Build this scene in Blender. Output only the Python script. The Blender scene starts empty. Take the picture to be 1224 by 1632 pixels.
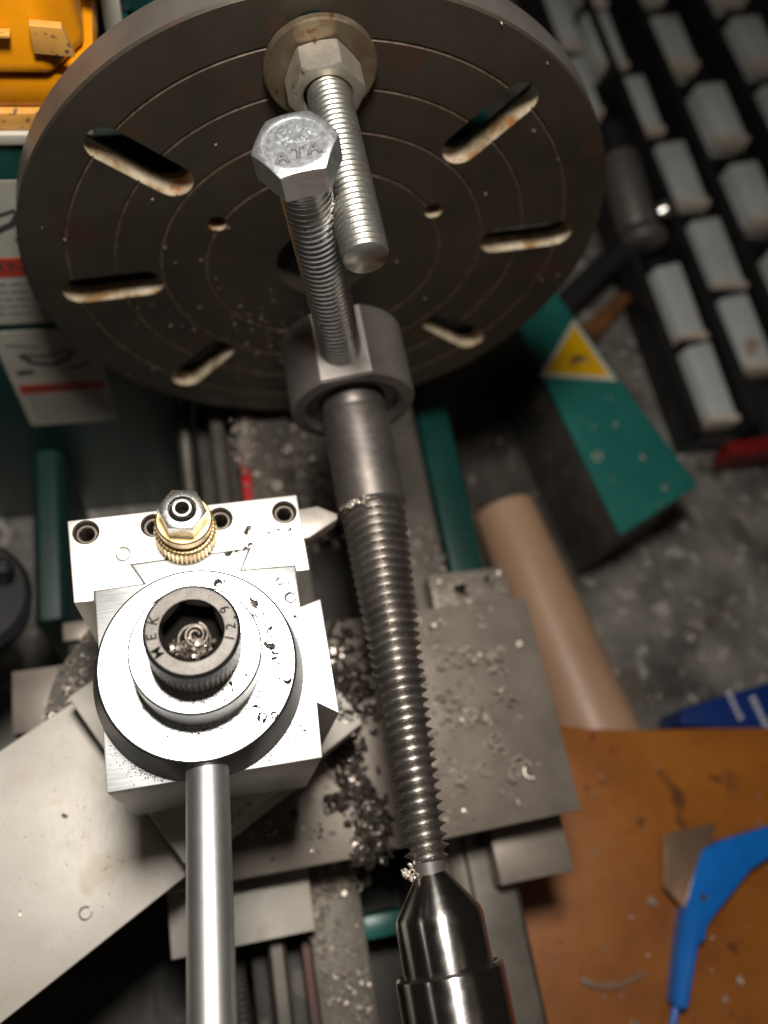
import bpy, bmesh, math, random
from mathutils import Vector, Matrix
S = 0.001                       # the scene is written in millimetres and linked in metres
rnd = random.Random(7)
scn = bpy.context.scene
COL = scn.collection
PI = math.pi

# ---------------------------------------------------------------- camera
cam = bpy.data.cameras.new("camera")
cam_o = bpy.data.objects.new("camera", cam); COL.objects.link(cam_o)
RT = Vector((0.9729, -0.1770, 0.1497)); DN = Vector((-0.1010, -0.9054, -0.4124)); FW = Vector((0.2085, 0.3862, -0.8986))
FW.normalize(); DN = (DN - FW * DN.dot(FW)).normalized(); RT = DN.cross(FW).normalized()
M = Matrix(((RT.x, -DN.x, -FW.x, -50.28 * S), (RT.y, -DN.y, -FW.y, -197.91 * S), (RT.z, -DN.z, -FW.z, 232.04 * S), (0, 0, 0, 1)))
cam_o.matrix_world = M
cam.sensor_fit = 'VERTICAL'; cam.sensor_height = 24; cam.sensor_width = 18
cam.lens = 1331.6 / 1632 * 24
cam.clip_start = 0.01; cam.clip_end = 20
cam.dof.use_dof = True
cam.dof.focus_distance = 0.203
cam.dof.aperture_fstop = 5.2
scn.camera = cam_o

# ---------------------------------------------------------------- light
w = bpy.data.worlds.new("World"); scn.world = w; w.use_nodes = True
bg = w.node_tree.nodes["Background"]
bg.inputs[0].default_value = (0.55, 0.47, 0.38, 1); bg.inputs[1].default_value = 0.027

def lamp(name, loc, target, size, power, color):
    l = bpy.data.lights.new(name, 'AREA'); l.shape = 'DISK'; l.size = size * S; l.energy = power; l.color = color
    o = bpy.data.objects.new(name, l); COL.objects.link(o)
    o.location = Vector(loc) * S
    d = (Vector(target) - Vector(loc)).normalized()
    o.rotation_euler = d.to_track_quat('-Z', 'Y').to_euler()
    return o
lamp("work_lamp", (-40, -84, 352), (-44, -110, 0), 80, 1.95, (1.0, 0.94, 0.86))
lamp("fill_lamp", (500, -650, 1100), (60, -100, -100), 420, 0.35, (1.0, 0.80, 0.62))  # added weak fill for soft streaks, stands for no known source
scn.view_settings.view_transform = 'Standard'
scn.view_settings.look = 'None'
scn.view_settings.exposure = 0.0
scn.view_settings.gamma = 1.0

# ---------------------------------------------------------------- materials
def mat(name, c1, c2=None, met=0.0, r=(0.4, 0.5), scale=0.15, brush=None, bump=0.0, bscale=1.5, spots=None, clear=0.0,
        split=(0.35, 0.65), tr=0.0, bdist=0.05, ringed=None, aniso=None):
    m = bpy.data.materials.new(name); m.use_nodes = True
    nt = m.node_tree; N = nt.nodes; L = nt.links
    b = N["Principled BSDF"]
    b.inputs["Metallic"].default_value = met
    if clear: b.inputs["Coat Weight"].default_value = clear
    if tr: b.inputs["Transmission Weight"].default_value = tr
    if aniso:                                   # turned round this axis: the highlight runs along the axis
        tg = N.new("ShaderNodeTangent"); tg.direction_type = 'RADIAL'; tg.axis = aniso; L.new(tg.outputs[0], b.inputs["Tangent"])
        b.inputs["Anisotropic"].default_value = 0.75; b.inputs["Anisotropic Rotation"].default_value = 0.25
    tc = N.new("ShaderNodeTexCoord")
    def mapped(sc):
        mp = N.new("ShaderNodeMapping"); mp.inputs["Scale"].default_value = tuple(1000 * s for s in sc)
        L.new(tc.outputs["Object"], mp.inputs["Vector"]); return mp.outputs[0]
    def noise(vec, det=5, rough=0.6):
        n = N.new("ShaderNodeTexNoise"); n.inputs["Scale"].default_value = 1; n.inputs["Detail"].default_value = det
        n.inputs["Roughness"].default_value = rough; L.new(vec, n.inputs["Vector"]); return n.outputs[0]
    def ramp(f, a, bb, ca, cb):
        rp = N.new("ShaderNodeValToRGB"); e = rp.color_ramp.elements
        e[0].position = a; e[1].position = bb; e[0].color = (*ca, 1); e[1].color = (*cb, 1)
        L.new(f, rp.inputs[0]); return rp.outputs[0]
    def mix(f, a, bb):
        x = N.new("ShaderNodeMix"); x.data_type = 'RGBA'
        L.new(f, x.inputs[0])
        for v, i in ((a, 6), (bb, 7)):
            if isinstance(v, tuple): x.inputs[i].default_value = (*v, 1)
            else: L.new(v, x.inputs[i])
        return x.outputs[2]
    c2 = c2 or c1
    n1 = noise(mapped((scale,) * 3))
    col = ramp(n1, split[0], split[1], c1, c2)
    if spots:                                   # [(scale per mm, threshold, colour)]
        for sc, th, cc in spots:
            ns = noise(mapped((sc,) * 3), 3, 0.5)
            f = ramp(ns, th, th + 0.05, (0, 0, 0), (1, 1, 1))
            col = mix(f, col, cc)
    L.new(col, b.inputs["Base Color"])
    nb = noise(mapped(brush if brush else (bscale,) * 3), 4, 0.65)
    mr = N.new("ShaderNodeMapRange"); mr.inputs[1].default_value = 0.3; mr.inputs[2].default_value = 0.7
    mr.inputs[3].default_value = r[0]; mr.inputs[4].default_value = r[1]
    L.new(nb, mr.inputs[0]); L.new(mr.outputs[0], b.inputs["Roughness"])
    if bump:
        bp = N.new("ShaderNodeBump"); bp.inputs["Strength"].default_value = bump; bp.inputs["Distance"].default_value = bdist * S
        h = nb
        if ringed:                              # turning marks round an axis through the object's origin
            sp = N.new("ShaderNodeSeparateXYZ"); L.new(tc.outputs["Object"], sp.inputs[0])
            a, c = ringed
            m1 = N.new("ShaderNodeMath"); m1.operation = 'POWER'; m1.inputs[1].default_value = 2; L.new(sp.outputs[a], m1.inputs[0])
            m2 = N.new("ShaderNodeMath"); m2.operation = 'POWER'; m2.inputs[1].default_value = 2; L.new(sp.outputs[c], m2.inputs[0])
            m3 = N.new("ShaderNodeMath"); m3.operation = 'ADD'; L.new(m1.outputs[0], m3.inputs[0]); L.new(m2.outputs[0], m3.inputs[1])
            m4 = N.new("ShaderNodeMath"); m4.operation = 'SQRT'; L.new(m3.outputs[0], m4.inputs[0])
            m5 = N.new("ShaderNodeMath"); m5.operation = 'MULTIPLY'; m5.inputs[1].default_value = 2600; L.new(m4.outputs[0], m5.inputs[0])
            n5 = N.new("ShaderNodeTexNoise"); n5.noise_dimensions = '1D'; n5.inputs["Scale"].default_value = 1; n5.inputs["Detail"].default_value = 3
            L.new(m5.outputs[0], n5.inputs["W"])
            m6 = N.new("ShaderNodeMath"); m6.operation = 'ADD'; L.new(n5.outputs[0], m6.inputs[0]); L.new(nb, m6.inputs[1]); h = m6.outputs[0]
        L.new(h, bp.inputs["Height"]); L.new(bp.outputs[0], b.inputs["Normal"])
    return m

def flat(name, c, met=0, r=0.5):
    m = bpy.data.materials.new(name); m.use_nodes = True; b = m.node_tree.nodes["Principled BSDF"]
    b.inputs["Base Color"].default_value = (*c, 1); b.inputs["Metallic"].default_value = met; b.inputs["Roughness"].default_value = r
    return m

RUST = (0.16, 0.065, 0.02)
MT = {}
MT['plate'] = mat('faceplate_iron', (0.046, 0.038, 0.028), (0.070, 0.058, 0.043), 0.5, (0.42, 0.6), 0.03, bump=0.5, bscale=2.2,
                  spots=[(0.07, 0.62, (0.075, 0.045, 0.03)), (0.33, 0.70, (0.13, 0.065, 0.035)), (1.6, 0.73, (0.16, 0.13, 0.10))], ringed=(0, 2), bdist=0.035)
MT['rim'] = mat('faceplate_rim', (0.20, 0.185, 0.17), (0.15, 0.135, 0.12), 0.6, (0.38, 0.5), 0.06, brush=(0.3, 4, 0.3), bump=0.25)
MT['slotwall'] = mat('slot_wall', (0.66, 0.57, 0.43), (0.24, 0.15, 0.07), 0.35, (0.5, 0.7), 0.11, bump=0.6, bscale=1.0,
                     spots=[(0.22, 0.60, (0.35, 0.15, 0.04)), (0.5, 0.68, (0.08, 0.05, 0.03))])
MT['groove'] = mat('groove_brown', (0.15, 0.11, 0.075), (0.07, 0.045, 0.03), 0.3, (0.45, 0.6), 0.3, bump=0.4, spots=[(0.4, 0.6, (0.08, 0.05, 0.03))])  # browner and lighter than the plate face
MT['ground'] = mat('ground_steel', (0.84, 0.86, 0.87), (0.78, 0.79, 0.79), 0.97, (0.34, 0.46), 0.08, brush=(0.12, 3.5, 0.5), bump=0.2,
                   spots=[(1.7, 0.76, (0.2, 0.19, 0.18))])
MT['shadedside'] = mat('flange_side_painted_shade', (0.12, 0.117, 0.112), (0.085, 0.083, 0.08), 0.9, (0.3, 0.42), 0.1, brush=(0.3, 0.3, 4), bump=0.2)  # flange cone side: its shade is painted in as a darker steel
MT['ground2'] = mat('milled_steel', (0.84, 0.82, 0.77), (0.76, 0.73, 0.67), 0.72, (0.40, 0.52), 0.06, brush=(2.6, 0.25, 0.5), bump=0.15,
                    spots=[(1.1, 0.75, (0.3, 0.27, 0.23)), (0.25, 0.70, (0.62, 0.58, 0.5))])
MT['slide'] = mat('slide_steel', (0.48, 0.45, 0.405), (0.57, 0.54, 0.49), 0.42, (0.50, 0.62), 0.045, brush=(3.2, 0.6, 2.2), bump=0.4,
                  spots=[(0.9, 0.72, (0.3, 0.25, 0.2)), (0.06, 0.6, (0.50, 0.45, 0.38)), (0.5, 0.70, (0.44, 0.39, 0.32))])
MT['cross'] = mat('cross_slide_steel', (0.20, 0.172, 0.145), (0.27, 0.235, 0.20), 0.5, (0.36, 0.52), 0.06, bump=0.3, bscale=1.8,
                  spots=[(0.4, 0.68, (0.2, 0.17, 0.14)), (1.4, 0.72, (0.42, 0.37, 0.32))])
MT['bed'] = mat('bed_iron', (0.12, 0.108, 0.092), (0.18, 0.162, 0.14), 0.6, (0.36, 0.5), 0.05, brush=(2.2, 0.15, 1), bump=0.25,
                spots=[(0.25, 0.68, (0.12, 0.10, 0.085))])
MT['rod'] = mat('turned_rod', (0.38, 0.355, 0.33), (0.24, 0.222, 0.205), 0.95, (0.33, 0.46), 0.12, brush=(0.25, 5, 0.25), bump=0.25,
                spots=[(0.8, 0.74, (0.6, 0.56, 0.52))])
MT['rodsm'] = mat('oiled_rod', (0.33, 0.295, 0.27), (0.24, 0.215, 0.2), 0.9, (0.32, 0.46), 0.10, brush=(0.3, 3, 0.3), bump=0.3,
                  spots=[(0.55, 0.73, (0.65, 0.6, 0.55))])
MT['collar'] = mat('collar_steel', (0.20, 0.18, 0.168), (0.155, 0.14, 0.13), 0.6, (0.42, 0.55), 0.08, bump=0.3, bscale=2.0,
                   spots=[(0.4, 0.7, (0.22, 0.13, 0.08))])
MT['flatcut'] = mat('filed_flat', (0.74, 0.69, 0.65), (0.62, 0.57, 0.53), 0.7, (0.42, 0.55), 0.2, bump=0.3, bscale=2)
MT['zinc'] = mat('zinc_bolt', (0.86, 0.87, 0.87), (0.70, 0.71, 0.71), 0.72, (0.26, 0.38), 0.25, bump=0.15, bscale=1.6,
                 spots=[(0.45, 0.66, (0.13, 0.12, 0.11))])
MT['zinchead'] = mat('zinc_head', (0.80, 0.84, 0.88), (0.90, 0.92, 0.94), 0.96, (0.3, 0.44), 0.4, bump=0.4, bscale=0.9, bdist=0.08)
MT['stud'] = mat('dull_stud', (0.50, 0.49, 0.45), (0.38, 0.365, 0.33), 0.92, (0.28, 0.44), 0.25, bump=0.4, bscale=2.5,
                 spots=[(0.6, 0.70, (0.8, 0.78, 0.72))])
MT['nut'] = mat('old_nut', (0.55, 0.52, 0.45), (0.42, 0.38, 0.31), 0.85, (0.4, 0.52), 0.2, bump=0.5, bscale=1.6,
                spots=[(0.22, 0.66, (0.26, 0.13, 0.04)), (0.9, 0.72, (0.85, 0.8, 0.7))])
MT['washer'] = mat('rusty_washer', (0.27, 0.23, 0.165), (0.15, 0.10, 0.06), 0.7, (0.3, 0.45), 0.12, bump=0.35, bscale=1.5,
                   spots=[(0.28, 0.64, (0.15, 0.07, 0.03))])
MT['chrome'] = mat('polished_steel', (0.58, 0.56, 0.53), (0.48, 0.465, 0.44), 1.0, (0.19, 0.27), 0.15, brush=(0.4, 0.4, 0.4), bump=0.04, aniso='Y',
                   spots=[(1.3, 0.73, (0.75, 0.74, 0.70))])
MT['handle'] = mat('satin_handle', (0.62, 0.62, 0.61), (0.55, 0.55, 0.54), 0.95, (0.36, 0.46), 0.2, brush=(3.5, 3.5, 3.5), bump=0.25)
MT['black'] = mat('black_oxide', (0.012, 0.012, 0.014), (0.02, 0.02, 0.022), 0.0, (0.35, 0.5), 0.5, bump=0.2)
MT['capface'] = mat('worn_cap', (0.085, 0.077, 0.068), (0.055, 0.05, 0.045), 0.5, (0.40, 0.5), 0.35, bump=0.35, bscale=2.2,
                    spots=[(1.5, 0.74, (0.12, 0.11, 0.1))])
MT['knurlside'] = mat('knurl_band', (0.42, 0.39, 0.35), (0.28, 0.26, 0.24), 0.75, (0.32, 0.45), 0.3, bump=0.2)
MT['brass'] = mat('yellow_zinc', (0.80, 0.60, 0.33), (0.62, 0.44, 0.22), 0.85, (0.28, 0.42), 0.3, bump=0.35, bscale=1.8,
                  spots=[(0.7, 0.73, (0.2, 0.13, 0.07))])
MT['locknut'] = mat('plated_nut', (0.78, 0.78, 0.77), (0.70, 0.68, 0.62), 0.95, (0.2, 0.3), 0.25, bump=0.25)
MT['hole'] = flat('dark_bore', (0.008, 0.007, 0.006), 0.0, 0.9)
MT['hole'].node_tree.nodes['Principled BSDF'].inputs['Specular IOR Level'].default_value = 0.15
MT['grub'] = mat('grub_screw', (0.22, 0.19, 0.16), (0.12, 0.10, 0.085), 0.6, (0.3, 0.45), 0.5, bump=0.2)
MT['carbide'] = mat('tool_steel', (0.46, 0.42, 0.38), (0.36, 0.33, 0.30), 0.5, (0.4, 0.5), 0.3, bump=0.3)
MT['carbide2'] = mat('dull_speck', (0.42, 0.37, 0.32), (0.2, 0.17, 0.14), 0.4, (0.4, 0.5), 0.5)
MT['chip'] = mat('chip_metal', (0.66, 0.59, 0.51), (0.40, 0.35, 0.30), 0.5, (0.34, 0.5), 0.25)
MT['chipdark'] = mat('oily_chip', (0.07, 0.062, 0.055), (0.40, 0.35, 0.30), 0.8, (0.2, 0.36), 0.3)
MT['wetchip'] = mat('wet_chip', (0.22, 0.19, 0.16), (0.50, 0.44, 0.38), 0.8, (0.25, 0.4), 0.4)
MT['grime'] = flat('black_grime', (0.03, 0.027, 0.024), 0.1, 0.45)
MT['teal'] = mat('teal_paint', (0.010, 0.115, 0.098), (0.018, 0.14, 0.12), 0.0, (0.28, 0.42), 0.04, bump=0.15, bscale=0.5,
                 spots=[(0.09, 0.70, (0.10, 0.16, 0.13)), (0.35, 0.73, (0.2, 0.19, 0.15))])
MT['green'] = mat('dark_green_paint', (0.003, 0.032, 0.027), (0.005, 0.045, 0.038), 0.0, (0.28, 0.4), 0.04, bump=0.15, bscale=0.6,
                  spots=[(0.3, 0.74, (0.15, 0.15, 0.12))])
MT['deepgreen'] = mat('deep_green_paint', (0.002, 0.020, 0.018), (0.004, 0.028, 0.024), 0.0, (0.45, 0.6), 0.04)
MT['sheet'] = mat('dark_scratched_sheet', (0.035, 0.032, 0.028), (0.075, 0.068, 0.058), 0.2, (0.4, 0.6), 0.03, brush=(0.5, 0.05, 0.05), bump=0.1,
                  spots=[(0.08, 0.64, (0.12, 0.105, 0.09))])
MT['bench'] = mat('stained_bench', (0.05, 0.045, 0.04), (0.25, 0.233, 0.21), 0.1, (0.45, 0.65), 0.02, bump=0.3, bscale=0.4,
                  spots=[(0.03, 0.60, (0.10, 0.085, 0.07)), (0.09, 0.6, (0.36, 0.34, 0.31)), (0.25, 0.70, (0.07, 0.06, 0.05))])
MT['leather'] = mat('oiled_board', (0.22, 0.066, 0.007), (0.33, 0.112, 0.013), 0.0, (0.34, 0.5), 0.016, bump=0.2, bscale=0.25,
                    spots=[(0.07, 0.665, (0.13, 0.042, 0.012)), (0.16, 0.70, (0.09, 0.03, 0.01)), (0.024, 0.62, (0.20, 0.065, 0.016))])
MT['tube'] = mat('tan_tube', (0.36, 0.215, 0.135), (0.42, 0.265, 0.17), 0.0, (0.4, 0.5), 0.02, bump=0.1, bscale=0.2, spots=[(0.06, 0.72, (0.30, 0.17, 0.10))])
MT['blue'] = mat('blue_plastic', (0.004, 0.13, 0.50), (0.006, 0.16, 0.58), 0.0, (0.24, 0.32), 0.05, bump=0.05)
MT['navy'] = mat('navy_card', (0.004, 0.022, 0.13), (0.006, 0.032, 0.18), 0.0, (0.3, 0.45), 0.03, bump=0.1)
MT['white'] = mat('white_print', (0.60, 0.62, 0.66), None, 0.0, (0.4, 0.5))
MT['blade'] = mat('scraper_blade', (0.34, 0.22, 0.14), (0.40, 0.27, 0.18), 0.7, (0.22, 0.3), 0.05)  # grey steel, with a brown reflection painted into its base colour
MT['rack'] = mat('black_rack', (0.008, 0.008, 0.009), (0.016, 0.015, 0.016), 0.0, (0.4, 0.55), 0.05)
MT['bin'] = mat('grey_bin', (0.46, 0.485, 0.485), (0.60, 0.62, 0.60), 0.0, (0.45, 0.55), 0.02, bump=0.15, spots=[(0.05, 0.68, (0.36, 0.27, 0.21))])
MT['binlip'] = mat('bin_lip', (0.55, 0.47, 0.38), (0.62, 0.55, 0.47), 0.0, (0.4, 0.5), 0.05)
MT['red'] = mat('red_paint', (0.20, 0.008, 0.008), (0.14, 0.006, 0.006), 0.0, (0.35, 0.45), 0.1)
MT['brightred'] = mat('fresh_red_paint', (0.55, 0.008, 0.014), (0.45, 0.006, 0.012), 0.0, (0.3, 0.4), 0.1)
MT['redfade'] = mat('worn_red_stripe', (0.14, 0.035, 0.03), (0.08, 0.05, 0.042), 0.0, (0.4, 0.5), 0.06)
MT['yellow'] = mat('amber_plastic', (0.62, 0.22, 0.003), (0.70, 0.27, 0.005), 0.0, (0.2, 0.3), 0.05, bump=0.1, bscale=0.4, spots=[(0.5, 0.73, (0.2, 0.13, 0.06))])
MT['ledge'] = mat('amber_ledge', (0.70, 0.38, 0.10), (0.58, 0.27, 0.05), 0.0, (0.35, 0.45), 0.1, bump=0.2, spots=[(0.35, 0.63, (0.16, 0.10, 0.06))])
MT['rustbrown'] = mat('rust_brown', (0.20, 0.075, 0.02), (0.08, 0.035, 0.015), 0.0, (0.5, 0.6), 0.06)
MT['cream'] = mat('cream_strip', (0.55, 0.52, 0.45), (0.45, 0.42, 0.36), 0.0, (0.4, 0.5), 0.1)
MT['label'] = mat('label_paper', (0.46, 0.45, 0.39), (0.38, 0.36, 0.31), 0.0, (0.4, 0.5), 0.05, spots=[(0.10, 0.66, (0.28, 0.20, 0.10))])
MT['ink'] = flat('label_ink', (0.05, 0.05, 0.055), 0, 0.5)
MT['inkgrey'] = flat('label_grey', (0.17, 0.17, 0.17), 0, 0.5)
MT['labelred'] = mat('label_red', (0.50, 0.05, 0.02), (0.42, 0.04, 0.02), 0.0, (0.4, 0.5), 0.1)
MT['warn'] = mat('warning_yellow', (0.72, 0.42, 0.0), (0.62, 0.35, 0.0), 0.0, (0.35, 0.45), 0.05)
MT['labelwhite'] = mat('sticker_border', (0.50, 0.49, 0.44), None, 0.0, (0.4, 0.5))

# ---------------------------------------------------------------- builders
def tag(o, label=None, cat=None, group=None, kind=None):
    if label: o['label'] = label
    if cat: o['category'] = cat
    if group: o['group'] = group
    if kind: o['kind'] = kind
    return o
def thing(name, loc, label, cat, group=None):
    o = bpy.data.objects.new(name, None); COL.objects.link(o); o.location = Vector(loc) * S
    o.empty_display_size = 0.01; o['base'] = list(loc)
    return tag(o, label, cat, group)
def base_of(o):
    return Vector(o['base']) if o is not None else Vector((0, 0, 0))
def obj(name, bm, m, parent=None, sharp=32, origin=None):
    """mesh in world mm -> one object, its origin at its own bounding-box bottom centre (or the parent's base)"""
    mats = m if isinstance(m, (list, tuple)) else [m]
    me = bpy.data.meshes.new(name)
    if isinstance(bm, bpy.types.Mesh): me = bm
    else:
        bmesh.ops.recalc_face_normals(bm, faces=bm.faces); bm.to_mesh(me); bm.free()
    if origin is None:
        if parent is not None: org = base_of(parent)
        else:
            xs = [v.co for v in me.vertices]
            org = Vector(((min(v.x for v in xs) + max(v.x for v in xs)) / 2, (min(v.y for v in xs) + max(v.y for v in xs)) / 2, min(v.z for v in xs)))
    else: org = Vector(origin)
    me.transform(Matrix.Scale(S, 4) @ Matrix.Translation(-org))
    if not me.materials:
        for x in mats: me.materials.append(MT[x])
    me.shade_smooth()
    if sharp < 170: me.set_sharp_from_angle(angle=math.radians(sharp))
    o = bpy.data.objects.new(name, me); COL.objects.link(o)
    pb = base_of(parent) if parent is not None else Vector((0, 0, 0))
    o.location = (org - pb) * S
    o['base'] = list(org)
    if parent is not None: o.parent = parent
    return o
def frame(d):
    d = Vector(d).normalized(); up = Vector((0, 0, 1)) if abs(d.z) < 0.9 else Vector((1, 0, 0))
    u = up.cross(d).normalized(); v = d.cross(u).normalized(); return u, v, d
def rings(bm, rs, o, d, seg=64, caps=(True, True), mi=0, mids=None, uv=None):
    """rs: list of (r, t); r and t may be functions of the angle."""
    u, v, d = uv if uv else frame(d); o = Vector(o); L = []
    for r, t in rs:
        row = []
        for i in range(seg):
            a = 2 * PI * i / seg
            rr = r(a) if callable(r) else r; tt = t(a) if callable(t) else t
            row.append(bm.verts.new(o + (u * math.cos(a) + v * math.sin(a)) * rr + d * tt))
        L.append(row)
    for k in range(len(L) - 1):
        for i in range(seg):
            j = (i + 1) % seg
            f = bm.faces.new((L[k][i], L[k][j], L[k + 1][j], L[k + 1][i])); f.material_index = mids[k] if mids else mi
    if caps[0]: f = bm.faces.new(L[0][::-1]); f.material_index = mids[0] if mids else mi
    if caps[1]: f = bm.faces.new(L[-1]); f.material_index = mids[-1] if mids else mi
    return L
def lathe(rs, o, d, seg=64, caps=(True, True), mids=None):
    bm = bmesh.new(); rings(bm, rs, o, d, seg, caps, mids=mids); return bm
def bevel(bm, w, segs=2, ang=30):
    es = [e for e in bm.edges if len(e.link_faces) == 2 and e.calc_face_angle(0) > math.radians(ang)]
    if w > 0 and es: bmesh.ops.bevel(bm, geom=es, offset=w, segments=segs, affect='EDGES', profile=0.6)
    return bm
def prism(bm, pts, z0, z1, mi=0, axis='z', pts_top=None):
    """extrude the polygon pts between z0 and z1 (axis y: pts are x,z)"""
    f3 = (lambda p, z: (p[0], p[1], z)) if axis == 'z' else ((lambda p, z: (p[0], z, p[1])) if axis == 'y' else (lambda p, z: (z, p[0], p[1])))
    pt = pts_top or pts
    a = [bm.verts.new(f3(p, z0)) for p in pts]; b = [bm.verts.new(f3(p, z1)) for p in pt]
    n = len(pts)
    fs = [bm.faces.new(a[::-1]), bm.faces.new(b)] + [bm.faces.new((a[i], a[(i + 1) % n], b[(i + 1) % n], b[i])) for i in range(n)]
    for f in fs: f.material_index = mi
    return bm
def pr(pts, z0, z1, bv=0.3, axis='z', pts_top=None, segs=2):
    bm = bmesh.new(); prism(bm, pts, z0, z1, 0, axis, pts_top)
    bmesh.ops.recalc_face_normals(bm, faces=bm.faces)
    return bevel(bm, bv, segs)
def box(x0, x1, y0, y1, z0, z1, bv=0.3): return pr([(x0, y0), (x1, y0), (x1, y1), (x0, y1)], z0, z1, bv)
def hexr(af, rot=0):
    def f(a):
        x = (a - rot) % (PI / 3) - PI / 6
        return af / 2 / math.cos(x)
    return f
def hexhead(af, h, rot=0, both=False, r0k=0.95, inner=None):
    R = hexr(af, rot); r0 = af / 2 * r0k
    top = lambda a: h - max(0, R(a) - r0) * 0.5
    bot = (lambda a: max(0, R(a) - r0) * 0.5) if both else 0.0
    rs = []
    if both: rs.append((r0, 0))
    rs += [(R, bot), (R, top), (r0, h)]
    return rs
def threaded(o, d, L, rmaj, pitch, depth, seg=56, n=8, end=1.2, prof='v', start_r=None, root_mi=None, uv=None):
    """a screw thread as one skin: the helix is in the radius of every ring"""
    bm = bmesh.new(); rs = []
    k = int(L / pitch * n)
    rm = rmaj if callable(rmaj) else (lambda t: rmaj)
    def rad(t):
        def f(a):
            ph = (t / pitch - a / (2 * PI)) % 1.0
            if prof == 'v': h = abs(ph * 2 - 1)
            elif prof == 'round': h = 0.5 + 0.5 * math.cos(2 * PI * ph); h = h ** 0.8
            else:                                # broad root with a sharp thin crest
                x = abs(ph * 2 - 1); q = min(1.0, t / L * 1.5); h = (1 - q) * (max(0.0, (x - 0.12) / 0.88) ** 0.8) + q * max(0.0, (x - 0.28) / 0.72)
            dp = depth * (0.9 + 0.2 * t / L) if prof == 'crest' else depth
            rr = rm(t) - dp + dp * h
            e = min(t, L - t)
            if e < end: rr = min(rr, rm(t) - depth * 1.1 * (1 - e / end))
            return rr
        return f
    for i in range(k + 1):
        t = L * i / k; rs.append((rad(t), t))
    rings(bm, rs, o, d, seg, uv=uv)
    return bm
def text_mesh(s, size, depth=0.05, offset=0.0):
    c = bpy.data.curves.new("lettering", 'FONT'); c.body = s; c.size = size; c.extrude = depth; c.align_x = 'CENTER'; c.align_y = 'CENTER'
    c.resolution_u = 3; c.offset = offset
    o = bpy.data.objects.new("tmp_lettering", c); COL.objects.link(o)
    dg = bpy.context.evaluated_depsgraph_get(); dg.update()
    me = bpy.data.meshes.new_from_object(o.evaluated_get(dg))
    bpy.data.objects.remove(o); bpy.data.curves.remove(c)
    me.materials.clear()
    return me
def add_mesh(bm, me, mtx):
    me.transform(mtx); bm.from_mesh(me); bpy.data.meshes.remove(me)
def basis(o, x, y):
    x = Vector(x).normalized(); y = Vector(y).normalized(); z = x.cross(y)
    return Matrix(((x.x, y.x, z.x, o[0]), (x.y, y.y, z.y, o[1]), (x.z, y.z, z.z, o[2]), (0, 0, 0, 1)))

# ================================================================ workbench
bm = bmesh.new(); prism(bm, [(-900, -700), (1300, -700), (1300, 1200), (-900, 1200)], -240, -230)
tag(obj('workbench_top', bm, 'bench', origin=(0, 0, -230)), kind='structure')

# ================================================================ lathe bed
bed = thing('lathe_bed', (0, -100, -150), 'grey iron lathe bed running under the carriage with green painted side', 'lathe bed')
obj('front_way', pr([(-44, -150), (-37.5, -150), (-37.5, -114), (-39, -112), (-43, -112), (-44, -113)], -420, 22, 0.3, 'y'), 'bed', bed)
obj('front_groove', box(-37.4, -31.6, -420, 22, -150, -133, 0.2), 'sheet', bed)
obj('red_stripe', box(-31.5, -28.4, -420, 22, -149, -119, 0.3), 'redfade', bed)
obj('red_stripe', box(-32.5, -27.9, -62, -8, -118.9, -113.5, 0.8), 'brightred', bed)
obj('flat_way', box(-28.3, -8, -420, 22, -150, -112, 0.5), 'bed', bed)
obj('rear_way', pr([(13, -150), (54, -150), (54, -114), (52, -112), (36, -112), (35, -114), (29, -114), (28, -112), (14, -112), (13, -113)], -420, 22, 0.4, 'y'), 'bed', bed)
obj('bed_floor', box(-43.9, 53.9, -420, 22, -175, -150.3, 0.2), 'sheet', bed)
for y in (-222, -340): obj('cross_rib', box(-7.9, 12.9, y, y + 9, -150.2, -121, 2.5), 'teal', bed)
obj('web_plate', box(-7.9, 12.9, -46, 22, -150.2, -114.5, 0.5), 'bed', bed)
obj('green_side', pr([(60.5, -229), (86, -229), (84, -160), (81, -140), (77, -131), (61.5, -131), (60.5, -134)], -120, 22, 1.2, 'y'), 'green', bed)
obj('dark_gutter', box(54.2, 60.3, -120, 22, -170, -146, 0.2), 'sheet', bed)
obj('green_front_side', box(-50.5, -44.2, -420, 22, -229, -132, 1.0), 'sheet', bed)
tag(obj('lead_screw', threaded((-56, -420, -135), (0, 1, 0), 450, 3.6, 2.2, 0.6, 20, 4, prof='round'), 'bed'),
    'thin steel lead screw running along the front of the lathe bed', 'lead screw')

tag(obj('dark_tray', pr([(87, -77), (108, -68), (168, -60), (148, 80), (142, 140), (87, 140)], -229.8, -226.5, 0.8), 'sheet'), 'dark scratched sheet metal tray between the bed and the teal cover', 'tray')
tag(obj('chip_pan', box(-300, -51, -430, -140, -229.9, -205, 1.0), 'sheet'), 'dark dirty chip pan under the lathe at the lower left corner', 'chip pan')
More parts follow.
